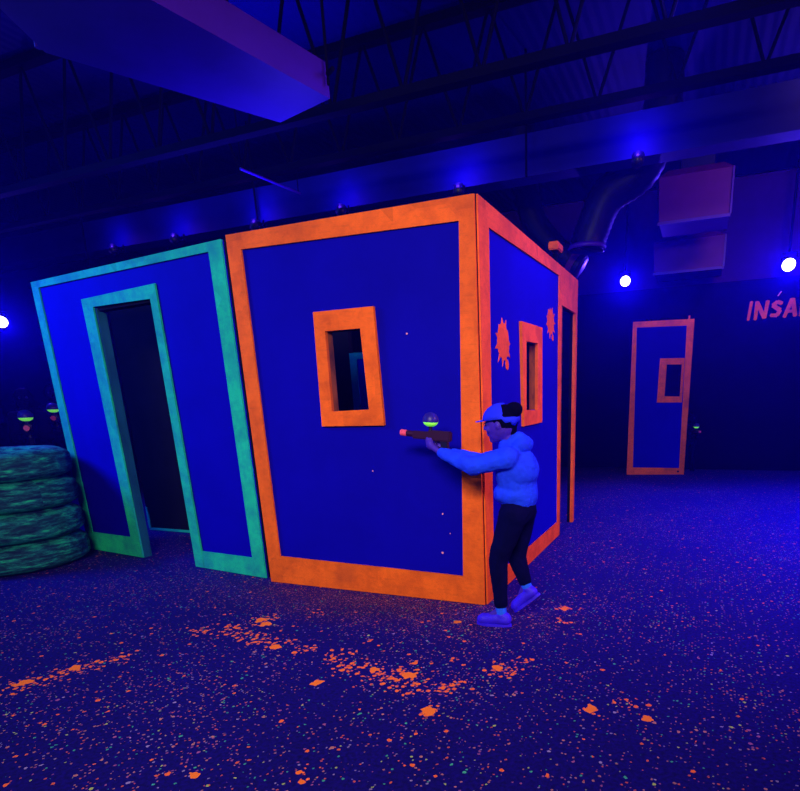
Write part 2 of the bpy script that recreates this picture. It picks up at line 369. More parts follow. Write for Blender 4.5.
# ---------------------------------------------------------------- the hall
CE = 4.55; YB = 10.914; X0, X1, Y0 = -11.6, 6.2, -4.0
def struct(name, bm, mats): return tag(obj(name, bm, mats), kind='structure')
struct('floor', boxbm(X0, X1, Y0, YB, -0.12, 0), M['carpet'])
struct('ceiling', boxbm(X0, X1, Y0, YB, CE, CE + 0.12), M['deck'])
bm = boxbm(X0, X1, YB, YB + 0.15, 0, 3.05); box(bm, X0, X1, YB + 0.04, YB + 0.15, 3.05, CE, 1)
struct('wall_back', bm, [M['navy'], M['upper']])
struct('wall_left', boxbm(X0 - 0.15, X0, Y0, YB, 0, CE), M['side_wall'])
struct('wall_right', boxbm(X1, X1 + 0.15, Y0, YB, 0, CE), M['side_wall'])
struct('wall_front', boxbm(X0, X1, Y0 - 0.15, Y0, 0, CE), M['side_wall'])

# ---------------------------------------------------------------- maze panels
H = 2.44
def wall_rz(a, b): return math.atan2(b[1] - a[1], b[0] - a[0])
def rect(x0, x1, z0, z1): return [(x0, z1), (x1, z1), (x1, z0), (x0, z0)]
def boards(root, outer, inner, mat, y0=0.0, y1=0.02, gap=0.0, skip=()):
    for i, q in enumerate(ring_quads(outer, inner)):
        if i in skip: continue
        bm = bmesh.new(); prism(bm, q, y0, y1); obj('frame_board', bm, mat, root)
def sheet(root, name, rects, y0, y1, mat):
    bm = bmesh.new()
    for r in rects: box(bm, r[0], r[1], y0, y1, r[2], r[3])
    return obj(name, bm, mat, root)
def opening_frame(root, outer, inner, mat, jamb_mat, depth=0.066, y0=-0.014):
    bm = bmesh.new()
    for q in ring_quads(outer, inner): prism(bm, q, y0, 0.012)
    wf = obj('window_frame', bm, mat, root)
    cx = sum(p[0] for p in inner) / 4; cz = sum(p[1] for p in inner) / 4
    out = [(p[0] + 0.02 * (1 if p[0] > cx else -1), p[1] + 0.02 * (1 if p[1] > cz else -1)) for p in inner]
    bm = bmesh.new()
    for q in ring_quads(out, inner): prism(bm, q, 0.0125, depth)
    obj('window_jamb', bm, jamb_mat, wf)
    return wf
def holes(x0, x1, z0, z1, hx0, hx1, hz0, hz1):
    return [(x0, hx0, z0, z1), (hx1, x1, z0, z1), (hx0, hx1, z0, hz0), (hx0, hx1, hz1, z1)]

# front orange-framed panel
F = empty('maze_panel', (-3.073, 3.342, 0), 0, 'blue maze wall with orange border and small orange window, facing the camera', 'maze wall', 'maze walls')
W = 1.800
hr = holes(0, W - 0.014, 0, H, 0.72, 1.0, 1.285, 1.79)
sheet(F, 'blue_sheet', holes(0, W - 0.02, 0, H, 0.72, 1.0, 1.285, 1.79), 0.010, 0.022, M['blue'])
sheet(F, 'backing', hr, 0.0225, 0.07, M['black'])
boards(F, rect(0, W - 0.012, 0.004, H), [(0.115, 2.341), (1.691, 2.316), (1.637, 0.192), (0.116, 0.218)], M['orange'], -0.004, 0.0098)
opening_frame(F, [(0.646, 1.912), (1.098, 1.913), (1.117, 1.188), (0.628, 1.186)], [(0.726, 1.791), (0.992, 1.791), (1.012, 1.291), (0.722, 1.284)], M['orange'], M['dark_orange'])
M['speck'] = plain('pink_paint_speck', (0.8, 0.25, 0.30), 0.6)
for (x, z, r) in [(0.991, 0.884, 0.005), (1.501, 0.61, 0.006), (1.487, 0.342, 0.008), (1.312, 1.741, 0.006), (1.55, 0.48, 0.004)]:
    bm = bmesh.new(); prism(bm, [(x + r * math.cos(a), z + r * math.sin(a)) for a in [k * PI / 4 for k in range(8)]], 0.0085, 0.0102); obj('paint_speck', bm, M['speck'], F)

# right side panel with doorway
Sd = empty('maze_panel', (-1.269, 3.342, 0), PI / 2, 'blue maze wall with orange border, two orange splats and a doorway, receding from the corner', 'maze wall', 'maze walls')
L = 2.768
main = [(0.092, 0.91, 0, H), (1.235, 2.10, 0, H), (0.91, 1.235, 0, 1.24), (0.91, 1.235, 1.735, H)]
rest = [(2.10, 2.70, 2.126, H), (2.70, L, 0, H)]
sheet(Sd, 'blue_sheet', main, 0.010, 0.022, M['blue'])
sheet(Sd, 'backing', main + rest, 0.0225, 0.062, M['black'])
boards(Sd, rect(0.012, 2.075, 0.004, H), [(0.188, 2.312), (1.975, 2.350), (2.000, 0.150), (0.150, 0.150)], M['orange'], 0.0, 0.0098)
bm = bmesh.new(); box(bm, 2.08, L, 0, 0.022, 2.126, H); obj('door_header', bm, M['orange'], Sd)
bm = bmesh.new(); box(bm, 2.70, L, 0, 0.022, 0, 2.124); box(bm, 2.69, 2.70, 0, 0.03, 0, 2.124); obj('door_post', bm, M['orange'], Sd)
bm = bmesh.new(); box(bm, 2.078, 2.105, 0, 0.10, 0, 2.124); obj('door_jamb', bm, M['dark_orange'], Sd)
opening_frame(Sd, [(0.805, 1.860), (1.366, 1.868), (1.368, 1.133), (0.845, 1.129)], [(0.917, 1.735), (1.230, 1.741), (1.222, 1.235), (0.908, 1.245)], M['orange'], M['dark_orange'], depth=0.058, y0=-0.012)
def splat(cx, cz, rx, rz, seed, drip):
    rn = random.Random(seed); bm = bmesh.new(); pts = []
    N = 44
    for k in range(N):
        a = 2 * PI * k / N; s = 0.86 + rn.uniform(-0.07, 0.07)
        if k % 4 == 0: s += rn.uniform(0.10, 0.42)
        pts.append((cx + rx * s * math.cos(a), cz + rz * s * math.sin(a)))
    c = bm.verts.new((cx, 0.0075, cz)); vs = [bm.verts.new((x, 0.0075, z)) for x, z in pts]; ws = [bm.verts.new((x, 0.0099, z)) for x, z in pts]
    for k in range(N): bm.faces.new((c, vs[k], vs[(k + 1) % N])); bm.faces.new((vs[k], ws[k], ws[(k + 1) % N], vs[(k + 1) % N]))
    bmesh.ops.recalc_face_normals(bm, faces=bm.faces)
    o = obj('paint_splat', bm, M['orange'], Sd)
    bm = bmesh.new(); dx, dz, dr, dh = drip
    prism(bm, [(dx + dr * math.cos(a), dz + dh * math.sin(a)) for a in [k * PI / 6 for k in range(12)]], 0.0078, 0.0099); obj('paint_drip', bm, M['orange'], o)
splat(0.445, 1.695, 0.135, 0.135, 3, (0.52, 1.555, 0.035, 0.035))
splat(1.71, 1.95, 0.135, 0.115, 8, (1.785, 1.825, 0.03, 0.026))

# green-framed panel with doorway
gl, gr = (-5.640, 3.685), (-3.171, 3.398)
G = empty('maze_panel', (gl[0], gl[1], 0), wall_rz(gl, gr), 'blue maze wall with green border and an open green-framed doorway', 'maze wall', 'maze walls')
GL = 2.484
dz = [(0, 0.86, 0, H), (1.625, GL, 0, H), (0.86, 1.625, 2.155, H)]
sheet(G, 'blue_sheet', dz, 0.010, 0.022, M['blue'])
sheet(G, 'backing', dz, 0.0225, 0.09, M['black'])
def gboard(pts, name='frame_board', y0=-0.002):
    bm = bmesh.new(); prism(bm, pts, y0, 0.0098); return obj(name, bm, M['green'], G)
gboard([(0, H), (GL, H), (2.345, 2.388 - .008), (0.106, 2.386)])
gboard([(0, H), (0.106, 2.386), (0.12, 0.184), (0, 0.004)])
gboard([(GL, H), (GL, 0.004), (2.353, 0.160), (2.345, 2.380)])
gboard([(0, 0.004), (0.12, 0.184), (0.75, 0.186), (0.75, 0.004)])
gboard([(1.74, 0.152), (2.353, 0.160), (GL, 0.004), (1.74, 0.004)])
gboard([(0.715, 2.231), (1.705, 2.247), (1.622, 2.148), (0.859, 2.160)], 'door_frame_board')
gboard([(0.715, 2.231), (0.859, 2.160), (0.882, 0.004), (0.752, 0.004)], 'door_frame_board', -0.004)
gboard([(1.705, 2.247), (1.738, 0.004), (1.628, 0.004), (1.622, 2.148)], 'door_frame_board', -0.004)
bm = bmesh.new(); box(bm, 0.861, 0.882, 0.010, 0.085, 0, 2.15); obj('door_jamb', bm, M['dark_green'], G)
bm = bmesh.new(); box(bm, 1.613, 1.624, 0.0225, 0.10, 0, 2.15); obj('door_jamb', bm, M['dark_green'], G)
bm = bmesh.new(); box(bm, 0.885, 1.61, 0.0225, 0.10, 2.13, 2.154); obj('door_header', bm, M['black'], G)

# inner and rear panels closing the maze block
def back_panel(loc, rz, w_, label, trim=True, hole=None, skip=(), face='black', tm='green', bw=0.09):
    e = empty('maze_panel', (*loc, 0), rz, label, 'maze wall', 'maze walls')
    rs = [(0, w_, 0, H)] if not hole else [(0, hole[0], 0, H), (hole[1], w_, 0, H), (hole[0], hole[1], 2.1, H)]
    sheet(e, 'backing', rs, 0.0225, 0.09, M['black'])
    sheet(e, 'facing', rs, 0.010, 0.022, M[face])
    if trim:
        inner = rect(bw, w_ - bw, bw, H - bw)
        boards(e, rect(0, w_, 0.004, H), inner, M[tm], 0.0, 0.0098, skip=skip)
    return e
p1 = back_panel((-5.80, 4.50), 0.0, 1.20, 'inner maze wall painted black for shade, its green edging kept only where lit, seen through the open doorway', skip=(0, 1, 3), tm='green', bw=0.03)  # black facing instead of blue, the interior's shade put into the panel
bm = bmesh.new(); prism(bm, [(0, 0.02), (0.03, 0.035), (0.035, 0.16), (0.022, 0.26), (0.0, 0.27)], 0.0, 0.0098); obj('frame_board', bm, M['green'], p1)  # edging cut short and tapered to the part that catches light
p2 = back_panel((-3.86, 5.90), 0.05, 0.70, 'narrow green-edged inner wall seen through the front window', face='blue')
for ch in list(p2.children):
    for v in ch.data.vertices: v.co.z *= 1.88 / H
tail = back_panel((-5.6, 6.11), 0.0, 1.6, 'plain rear maze wall hidden at the back of the orange block', trim=False)

# far orange-framed panel
fl, fr = (-1.176, 9.983), (-0.272, 10.146)
P = empty('maze_panel', (fl[0], fl[1], 0), wall_rz(fl, fr), 'narrow freestanding blue panel with orange border by the far wall', 'maze wall', 'maze walls')
PW = 0.919
hr = holes(0, PW, 0, H, 0.55, 0.785, 1.275, 1.77)
sheet(P, 'blue_sheet', hr, 0.010, 0.022, M['blue']); sheet(P, 'backing', hr, 0.0225, 0.08, M['black'])
boards(P, rect(0, PW, 0.004, H), [(0.062, 2.355), (0.824, 2.347), (0.850, 0.110), (0.098, 0.125)], M['orange'])
bm = bmesh.new()
for q in ring_quads([(0.445, 1.871), (0.8235, 1.862), (0.8235, 1.178), (0.433, 1.184)], [(0.555, 1.775), (0.785, 1.766), (0.785, 1.272), (0.545, 1.280)]): prism(bm, q, -0.006, 0.0098)
obj('window_frame', bm, M['orange'], P)
bm = bmesh.new(); box(bm, PW, PW + 0.012, -0.0, 0.085, 0.0, H); obj('edge_trim', bm, M['orange'], P)
bm = bmesh.new(); prism(bm, [(0.835 + 0.018 * math.cos(a), 0.055 + 0.018 * math.sin(a)) for a in [k * PI / 6 for k in range(12)]], -0.003, 0.0); obj('knot_hole', bm, M['black'], P)
bm = bmesh.new(); box(bm, 0.845, 0.865, 0.01, 0.05, H + 0.001, H + 0.05); obj('top_peg', bm, M['orange'], P)

# small orange block on the side wall top
wb = empty('wood_block', (-1.33, 5.42, H + 0.001), 0, 'small bright orange block on a dark peg above the side maze wall', 'block')
bm = bmesh.new(); box(bm, -0.045, 0.045, -0.09, 0.09, 0.125, 0.19); bmesh.ops.bevel(bm, geom=bm.edges[:], offset=0.008, segments=2, affect='EDGES'); obj('block', bm, M['orange'], wb)
bm = bmesh.new(); box(bm, -0.015, 0.015, -0.02, 0.02, 0, 0.125); obj('peg', bm, M['steel'], wb)

# ---------------------------------------------------------------- tyre stack
TH = 0.258
def make_tyre():
    e = empty('tyre', (0, 0, 0)); bm = bmesh.new(); R = 0.535
    prof = []
    for k in range(17):
        t = -1 + 2 * k / 16
        prof.append((R - 0.06 * abs(t) ** 4.5, t * TH * 0.43))
    def wob(k, i): return (-0.008 if (i % 4 == 0 and 3 < k < 13) else 0) + (-0.007 if k in (6, 10) else 0)
    lathe(bm, prof, 96, wob=wob)
    obj('tread', bm, M['tyre'], e, smooth=True)
    for s in (-1, 1):
        bm = bmesh.new(); pr = [(R - 0.06, s * TH * 0.43), (R - 0.10, s * TH * 0.495), (R - 0.16, s * TH * 0.485), (R - 0.22, s * TH * 0.42), (R - 0.24, s * TH * 0.34), (R - 0.21, s * TH * 0.28), (R - 0.12, s * TH * 0.36), (R - 0.06, s * TH * 0.32), (R - 0.045, 0)]
        if s < 0: pr = pr
        lathe(bm, pr, 64); bmesh.ops.recalc_face_normals(bm, faces=bm.faces)
        obj('sidewall', bm, M['tyre'], e, smooth=True)
    return e
t0 = make_tyre()
names = ['bottom tyre of the green-smeared stack left of the doorway', 'second tyre up in the green-smeared stack', 'third tyre up in the green-smeared stack', 'top tyre of the green-smeared stack']
for k in range(4):
    t = t0 if k == 0 else copy_tree(t0)
    t.location = (-5.700 + (0, 0.012, -0.008, -0.004)[k], 3.105 + (0, -0.01, 0.006, 0.0)[k], TH * (k + 0.5) + 0.002)
    t.rotation_euler = (0, 0, (0.0, 1.7, 3.1, 4.4)[k])
    tag(t, names[k], 'tyre', 'stacked tyres')

# ---------------------------------------------------------------- overhead: beam, joists, ducts
bm = boxbm(X0 + 0.02, X1 - 0.02, 6.36, 6.60, 3.50, 3.88)
tag(obj('ceiling_beam', bm, M['beam']), kind='structure')
def hanger(x, y, z0, z1):
    bm = bmesh.new(); rod(bm, (0, 0, 0), (0, 0, z1 - z0), 0.012, 8); return obj('hanger_rod', bm, M['steel'], None, loc=(x, y, z0))
for i, (x, lab) in enumerate([(-5.27, 'thin vertical rod in front of the beam above the green panel'), (-1.855, 'thin vertical rod in front of the beam near the box corner'), (-8.32, 'thin vertical rod at the far left end of the beam')]):
    tag(hanger(x, 6.30, 3.30 if i != 1 else 3.48, CE), lab, 'rod', 'hanger rods')
def joist(y, zb, zt, x0, x1, label, step=0.62):
    e = empty('roof_joist', (0, y, 0), 0, label, 'joist', 'open web roof joists')
    obj('bottom_chord', boxbm(x0, x1, -0.045, 0.045, zb, zb + 0.06), M['steel'], e)
    obj('top_chord', boxbm(x0, x1, -0.05, 0.05, zt - 0.07, zt), M['steel'], e)
    bm = bmesh.new(); x = x0; up = True
    while x + step / 2 < x1:
        a = (x, 0, zb + 0.03) if up else (x, 0, zt - 0.03); b_ = (x + step / 2, 0, zt - 0.03) if up else (x + step / 2, 0, zb + 0.03)
        rod(bm, a, b_, 0.014, 6); x += step / 2; up = not up
    obj('web_bars', bm, M['steel'], e)
    return e
for y, lab in [(4.45, 'open web steel joist right above the box front'), (5.50, 'open web steel joist nearest the blue beam'), (3.2, 'open web steel joist crossing above the big duct')]:
    joist(y, 3.62 if y != 4.45 else 3.50, CE, X0 + 0.05, X1 - 0.05, lab) if y > 4 else joist(y, 3.98, CE, X0 + 0.05, X1 - 0.05, lab)
# big tapered duct, upper left
D = empty('air_duct', (0, 0, 0), 0, 'big violet rectangular air duct hanging at upper left', 'duct')
bm = bmesh.new()
bot = [(-3.40, 2.30), (-3.635, 2.735), (-3.012, 3.966), (-2.490, 3.835), (-2.80, 2.25)]
hprism(bm, bot, 3.30, 3.50); obj('duct_body', bm, M['galv'], D)
bm = bmesh.new(); rod(bm, (-2.47, 3.80, 3.36), (-2.47, 3.80, 4.54), 0.010, 8); rod(bm, (-2.47, 3.80, 3.42), (-2.40, 3.76, 3.42), 0.014, 8); obj('hanger_strap', bm, M['steel'], D)
bm = bmesh.new(); rod(bm, (-3.66, 2.72, 3.32), (-3.66, 2.72, 4.54), 0.02, 8); obj('hanger_strap', bm, M['galv'], D)
# conduit
bm = bmesh.new(); rod(bm, (-4.074, 4.721, 3.4), (-4.006, 5.479, 3.4), 0.012, 8)
cpipe = tag(obj('conduit_pipe', bm, M['galv']), 'short pale conduit hanging under the joists', 'pipe')
for hx, hy, hz_ in ((-4.006, 5.45, 3.64), (-4.074, 4.74, 4.54)):
    bm = bmesh.new(); rod(bm, (hx, hy, 3.4), (hx, hy, hz_), 0.005, 6); obj('hanger_wire', bm, M['steel'], cpipe)
# box air diffusers
def diffuser(x0, x1, y, z0, z1, label):
    e = empty('air_diffuser', ((x0 + x1) / 2, y, z0), 0, label, 'air diffuser', 'box air diffusers')
    w2 = (x1 - x0) / 2; h = z1 - z0; hb = h * 0.80
    bm = bmesh.new(); d = 0.7
    lo = [(-w2 * 0.94, 0), (w2 * 0.94, 0), (w2 * 0.94, d), (-w2 * 0.94, d)]; mi = [(-w2, 0), (w2, 0), (w2, d), (-w2, d)]; hi = [(-w2 * 0.80, 0.22), (w2 * 0.72, 0.22), (w2 * 0.72, d), (-w2 * 0.80, d)]
    rs = [[bm.verts.new((*p, z)) for p in l] for l, z in ((lo, 0), (mi, hb), (hi, h))]
    bm.faces.new(rs[0][::-1]); bm.faces.new(rs[2])
    for a, b2 in zip(rs, rs[1:]):
        for i in range(4): bm.faces.new((a[i], a[(i + 1) % 4], b2[(i + 1) % 4], b2[i]))
    obj('diffuser_body', bm, M['galv_dim'], e)
    bm = bmesh.new(); box(bm, -w2 * 0.98, w2 * 0.98, -0.02, 0.0, -0.015, 0.02); box(bm, w2 * 0.955, w2, -0.02, 0.0, 0.021, hb); obj('edge_lip', bm, M['galv'], e)
    bm = bmesh.new(); box(bm, -0.2, 0.2, 0.3, 0.65, h + 0.001, CE - z0 - 0.002); obj('neck_duct', bm, M['flex'], e)
diffuser(-0.755, 0.125, 8.5, 3.43, 4.09, 'larger violet box air diffuser beyond the blue beam')
diffuser(-0.910, 0.110, 9.9, 3.09, 3.64, 'smaller dimmer box air diffuser nearest the far wall')
bm = bmesh.new(); tube(bm, [(-0.62, 7.0, 4.54), (-0.64, 7.0, 4.0), (-0.80, 7.0, 3.60), (-1.15, 7.05, 3.42), (-1.32, 7.1, 3.12), (-1.38, 7.1, 2.95)], 0.185, rib=0.05)
e = empty('flexible_duct', (0, 0, 0), 0, 'round ribbed flexible duct drooping from the ceiling beside the larger diffuser', 'duct')
obj('duct_hose', bm, M['flex'], e, smooth=True)
bm = bmesh.new()
for z in (2.95,): lathe(bm, [(0.20, 0.0), (0.215, 0.02), (0.20, 0.05), (0.19, 0.02), (0.20, 0.0)], 32, (-1.38, 7.1, z - 0.03))
obj('end_collar', bm, M['galv'], e, smooth=True)
bm = bmesh.new(); tube(bm, [(-2.3, 7.6, 4.54), (-2.28, 7.6, 4.0), (-2.15, 7.6, 3.45), (-1.90, 7.6, 3.12), (-1.66, 7.6, 2.92), (-1.55, 7.6, 2.84)], 0.15, rib=0.05)
e = empty('flexible_duct', (0, 0, 0), 0, 'smaller ribbed duct end dipping behind the side wall top', 'duct')
obj('duct_hose', bm, M['flex'], e, smooth=True)
bm = bmesh.new(); rod(bm, (-1.66, 7.6, 2.925), (-1.60, 7.6, 2.88), 0.165, 24); obj('end_collar', bm, M['galv_dim'], e)
bm = bmesh.new()
for a, b_ in (((0, 0, 0), (0, 0, 0.22)), ((0, 0, 0.22), (0.25, 0, 0.30)), ((0, 0, 0.0), (0.06, 0, -0.05)), ((0.25, 0, 0.30), (0.25, 0, CE - 3.72))): rod(bm, a, b_, 0.02, 8)
tag(obj('metal_bracket', bm, M['galv'], None, loc=(0.53, 6.80, 3.72)), 'bent metal bracket hanging at the upper right edge', 'bracket')

# ---------------------------------------------------------------- stage lamps
def stage_lamp(loc, aim, r, label, power, color, cone_deg=120, group='round stage lamps'):
    loc = Vector(loc); d = (Vector(aim) - loc).normalized()
    e = empty('stage_lamp', loc, 0, label, 'lamp', group)
    q = d.to_track_quat('Z', 'Y').to_matrix().to_4x4()
    bm = bmesh.new(); lathe(bm, [(0.001, -0.30), (r * 0.7, -0.29), (r * 0.95, -0.22), (r * 1.02, 0.0), (r * 1.06, 0.02), (r * 1.0, 0.02), (r * 1.0, -0.02)], 28); bmesh.ops.transform(bm, matrix=q, verts=bm.verts); obj('lamp_housing', bm, M['gun_black'], e, smooth=True)
    bm = bmesh.new(); lathe(bm, [(0.001, 0.012), (r * 0.6, 0.009), (r * 0.98, 0.0), (r * 0.98, -0.01), (0.001, -0.01)], 28); bmesh.ops.transform(bm, matrix=q, verts=bm.verts); obj('lamp_lens', bm, M['lens_white'], e, smooth=True)
    side = q @ Vector((1, 0, 0)); back = q @ Vector((0, 0, -0.14))
    bm = bmesh.new()
    for s in (-1, 1): rod(bm, back + side * s * r * 1.02, back + side * s * r * 1.15 + Vector((0, 0, r * 1.5)), 0.012, 8)
    rod(bm, back - side * r * 1.15 + Vector((0, 0, r * 1.5)), back + side * r * 1.15 + Vector((0, 0, r * 1.5)), 0.014, 8)
    rod(bm, back + Vector((0, 0, r * 1.5)), Vector((back.x, back.y, CE - loc.z)), 0.02, 8); obj('lamp_bracket', bm, M['steel'], e)
    l = lamp('stage_lamp_beam', 'SPOT', loc + d * 0.06, aim, power, color, r * 0.7, cone=cone_deg, blend=0.8)
    return e
stage_lamp((-1.385, 10.45, 3.130), (0.2, 2.5, 0.6), 0.080, 'round white-glowing stage lamp above the narrow far panel', 470, (0.06, 0.02, 1.0))
stage_lamp((1.01, 10.45, 3.135), (0.8, 2.5, 0.2), 0.092, 'round white-glowing stage lamp above the orange lettering', 520, (0.06, 0.02, 1.0))
stage_lamp((-10.05, 6.0, 2.66), (-3.2, 1.6, 0.0), 0.085, 'round stage lamp at the left edge behind the tyres', 330, (0.05, 0.02, 1.0))

# small violet lamps along the foot of the beam
def beam_lamp(x, label, power):
    e = empty('beam_lamp', (x, 6.22, 3.46), 0, label, 'lamp', 'small violet lamps along the beam')
    bm = bmesh.new(); lathe(bm, [(0.001, -0.10), (0.05, -0.09), (0.06, 0.0), (0.056, 0.0), (0.05, -0.03)], 20); bmesh.ops.transform(bm, matrix=Matrix.Rotation(-0.6, 4, 'X'), verts=bm.verts); obj('lamp_housing', bm, M['gun_black'], e, smooth=True)
    bm = bmesh.new(); lathe(bm, [(0.001, 0.0), (0.052, -0.006), (0.05, -0.015), (0.001, -0.015)], 20); bmesh.ops.transform(bm, matrix=Matrix.Rotation(-0.6, 4, 'X'), verts=bm.verts); obj('lamp_lens', bm, M['lens_violet'], e)
    bm = bmesh.new(); rod(bm, (0, -0.02, -0.06), (0, 0.135, -0.02), 0.01, 8); rod(bm, (0, 0.135, -0.02), (0, 0.135, 0.06), 0.01, 8); obj('lamp_bracket', bm, M['steel'], e)
    lamp('beam_lamp_glow', 'POINT', (x, 6.12, 3.58), None, power * 2.2, (0.10, 0.02, 1.0), 0.05)
for x, lab, p_ in [(-2.555, 'small violet lamp on the beam just left of the box corner', 5), (-4.0, 'small violet lamp on the beam above the orange front panel', 3.5), (-5.23, 'small violet lamp on the beam above the green and orange seam', 3.5), (-6.54, 'small violet lamp on the beam above the green doorway', 3.5), (-7.66, 'small violet lamp on the beam over the left end of the green panel', 2.5), (-0.75, 'small violet lamp on the beam right of the box', 6)]:
    beam_lamp(x, lab, p_)

# ---------------------------------------------------------------- lettering on the far wall
LT = empty('painted_sign', (0.515, YB - 0.001, 2.44), 0, 'jagged orange INSAN lettering on the dark far wall', 'sign')
def letter(name, strokes, x0, w_, h, z0=0.0):
    h *= 0.66; strokes = [(a, b_, wa * 0.80, wb * 0.80) for a, b_, wa, wb in strokes]; x0 += 0.012
    bm = bmesh.new()
    for k, (a, b_, wa, wb) in enumerate(strokes):
        ax, az, bx, bz = a[0] * w_, a[1] * h, b_[0] * w_, b_[1] * h
        d = Vector((bx - ax, bz - az)).normalized(); nn = Vector((-d.y, d.x))
        pts = [(ax + nn.x * wa, az + nn.y * wa), (bx + nn.x * wb, bz + nn.y * wb), (bx + d.x * 0.01, bz + d.y * 0.01), (bx - nn.x * wb, bz - nn.y * wb), (ax - nn.x * wa, az - nn.y * wa), (ax - d.x * 0.012, az - d.y * 0.012)]
        prism(bm, [(x0 + px, z0 + pz) for px, pz in pts], -0.012 - 0.0015 * k, -0.001)
    obj(name, bm, M['orange'], LT)
SL = 0.28
letter('letter', [((0.35, 0), (0.65, 1), 0.026, 0.030)], -0.012, 0.09, 0.42)
letter('letter', [((0.10, 0.0), (0.14, 1.0), 0.030, 0.036), ((0.14, 0.96), (0.82, 0.06), 0.036, 0.036), ((0.84, 0.06), (0.96, 1.0), 0.030, 0.036)], 0.105, 0.185, 0.41)
letter('letter', [((0.95, 0.80), (0.55, 0.93), 0.034, 0.034), ((0.55, 0.93), (0.16, 0.72), 0.036, 0.036), ((0.16, 0.72), (0.84, 0.40), 0.036, 0.040), ((0.84, 0.40), (0.62, 0.10), 0.038, 0.036), ((0.62, 0.10), (0.04, 0.12), 0.036, 0.030)], 0.335, 0.165, 0.37, 0.02)
letter('letter', [((0.02, 0.0), (0.52, 1.0), 0.032, 0.038), ((0.56, 1.0), (0.90, 0.02), 0.038, 0.036), ((0.22, 0.30), (0.82, 0.32), 0.026, 0.026)], 0.54, 0.175, 0.40, 0.01)
letter('letter', [((0.10, 0.0), (0.14, 1.0), 0.032, 0.038), ((0.14, 0.98), (0.80, 0.06), 0.036, 0.036), ((0.84, 0.04), (0.95, 1.0), 0.030, 0.038)], 0.755, 0.20, 0.40, 0.01)
bm = bmesh.new(); prism(bm, [(0.425, 0.335), (0.470, 0.400), (0.485, 0.392), (0.440, 0.327)], -0.010, -0.001); a_ = obj('accent_mark', bm, M['speck'], LT); a_['label'] = 'pale slanted mark above the letter'

# ---------------------------------------------------------------- laser gun
def make_gun(label, group='laser tag guns'):
    """barrel points to local -x, origin under the grip"""
    e = empty('laser_gun', (0, 0, 0), 0, label, 'toy gun', group)
    bm = bmesh.new(); box(bm, -0.17, 0.09, -0.022, 0.022, 0.075, 0.125); box(bm, -0.05, 0.12, -0.026, 0.026, 0.070, 0.135)
    bmesh.ops.bevel(bm, geom=bm.edges[:], offset=0.007, segments=2, affect='EDGES'); obj('gun_body', bm, M['gun_red'], e)
    bm = bmesh.new(); rod(bm, (-0.165, 0, 0.103), (-0.215, 0, 0.106), 0.020, 16); obj('barrel', bm, M['gun_red'], e)
    bm = bmesh.new(); rod(bm, (-0.216, 0, 0.106), (-0.262, 0, 0.108), 0.021, 16); obj('muzzle_tip', bm, M['gun_tip'], e)
    bm = bmesh.new(); prism(bm, [(0.045, 0.07), (0.095, 0.07), (0.115, -0.03), (0.070, -0.035)], -0.017, 0.017); obj('grip', bm, M['gun_black'], e)
    bm = bmesh.new(); prism(bm, [(0.0, 0.07), (0.012, 0.07), (0.012, 0.035), (0.045, 0.03), (0.045, 0.020), (0.0, 0.024)], -0.006, 0.006); obj('trigger_guard', bm, M['gun_black'], e)
    bm = bmesh.new(); rod(bm, (-0.035, 0, 0.13), (-0.035, 0, 0.160), 0.013, 12); obj('sensor_stem', bm, M['gun_black'], e)
    bm = bmesh.new(); lathe(bm, [(0.001, 0.0), (0.024, 0.003), (0.042, 0.013), (0.052, 0.028), (0.001, 0.028)], 24, (-0.035, 0, 0.158)); s = obj('sensor_lamp', bm, M['lens_green'], e, smooth=True)
    bm = bmesh.new(); lathe(bm, [(0.054, 0.0), (0.055, 0.008), (0.051, 0.030), (0.038, 0.050), (0.020, 0.060), (0.001, 0.063)], 24, (-0.035, 0, 0.188)); obj('sensor_dome', bm, M['dome'], e, smooth=True)
    return e

# ---------------------------------------------------------------- people
def hand(bm, w0, c, side, fwd=Vector((-1, 0, 0)), up=Vector((0, 0, 1))):
    """palm and five curled fingers; c palm centre, side +1/-1 = towards which y the back of the hand faces"""
    c = Vector(c); cone(bm, w0, c, 0.019, 0.021, 10, 3); sy = Vector((0, side, 0))
    cone(bm, c + up * 0.012, c - up * 0.016, 0.017, 0.015, 10, 3)
    for k, l in enumerate((0.86, 1.0, 0.94, 0.74)):
        z = 0.022 - 0.0155 * k
        b0 = c + up * z + fwd * 0.010
        p1 = b0 + fwd * 0.026 * l + sy * 0.004; p2 = p1 + (fwd * 0.008 - sy * 0.019) * l; p3 = p2 + (-fwd * 0.012 - sy * 0.012) * l
        for a, b_, r0, r1 in ((b0, p1, .0085, .0078), (p1, p2, .0078, .007), (p2, p3, .007, .006)): cone(bm, a, b_, r0, r1, 8, 3)
    t0_ = c + up * 0.022 - fwd * 0.008 - sy * 0.006
    t1 = t0_ + up * 0.016 + fwd * 0.012 - sy * 0.008; t2 = t1 + fwd * 0.020 - sy * 0.003
    cone(bm, t0_, t1, .0105, .009, 8, 3); cone(bm, t1, t2, .009, .007, 8, 3)
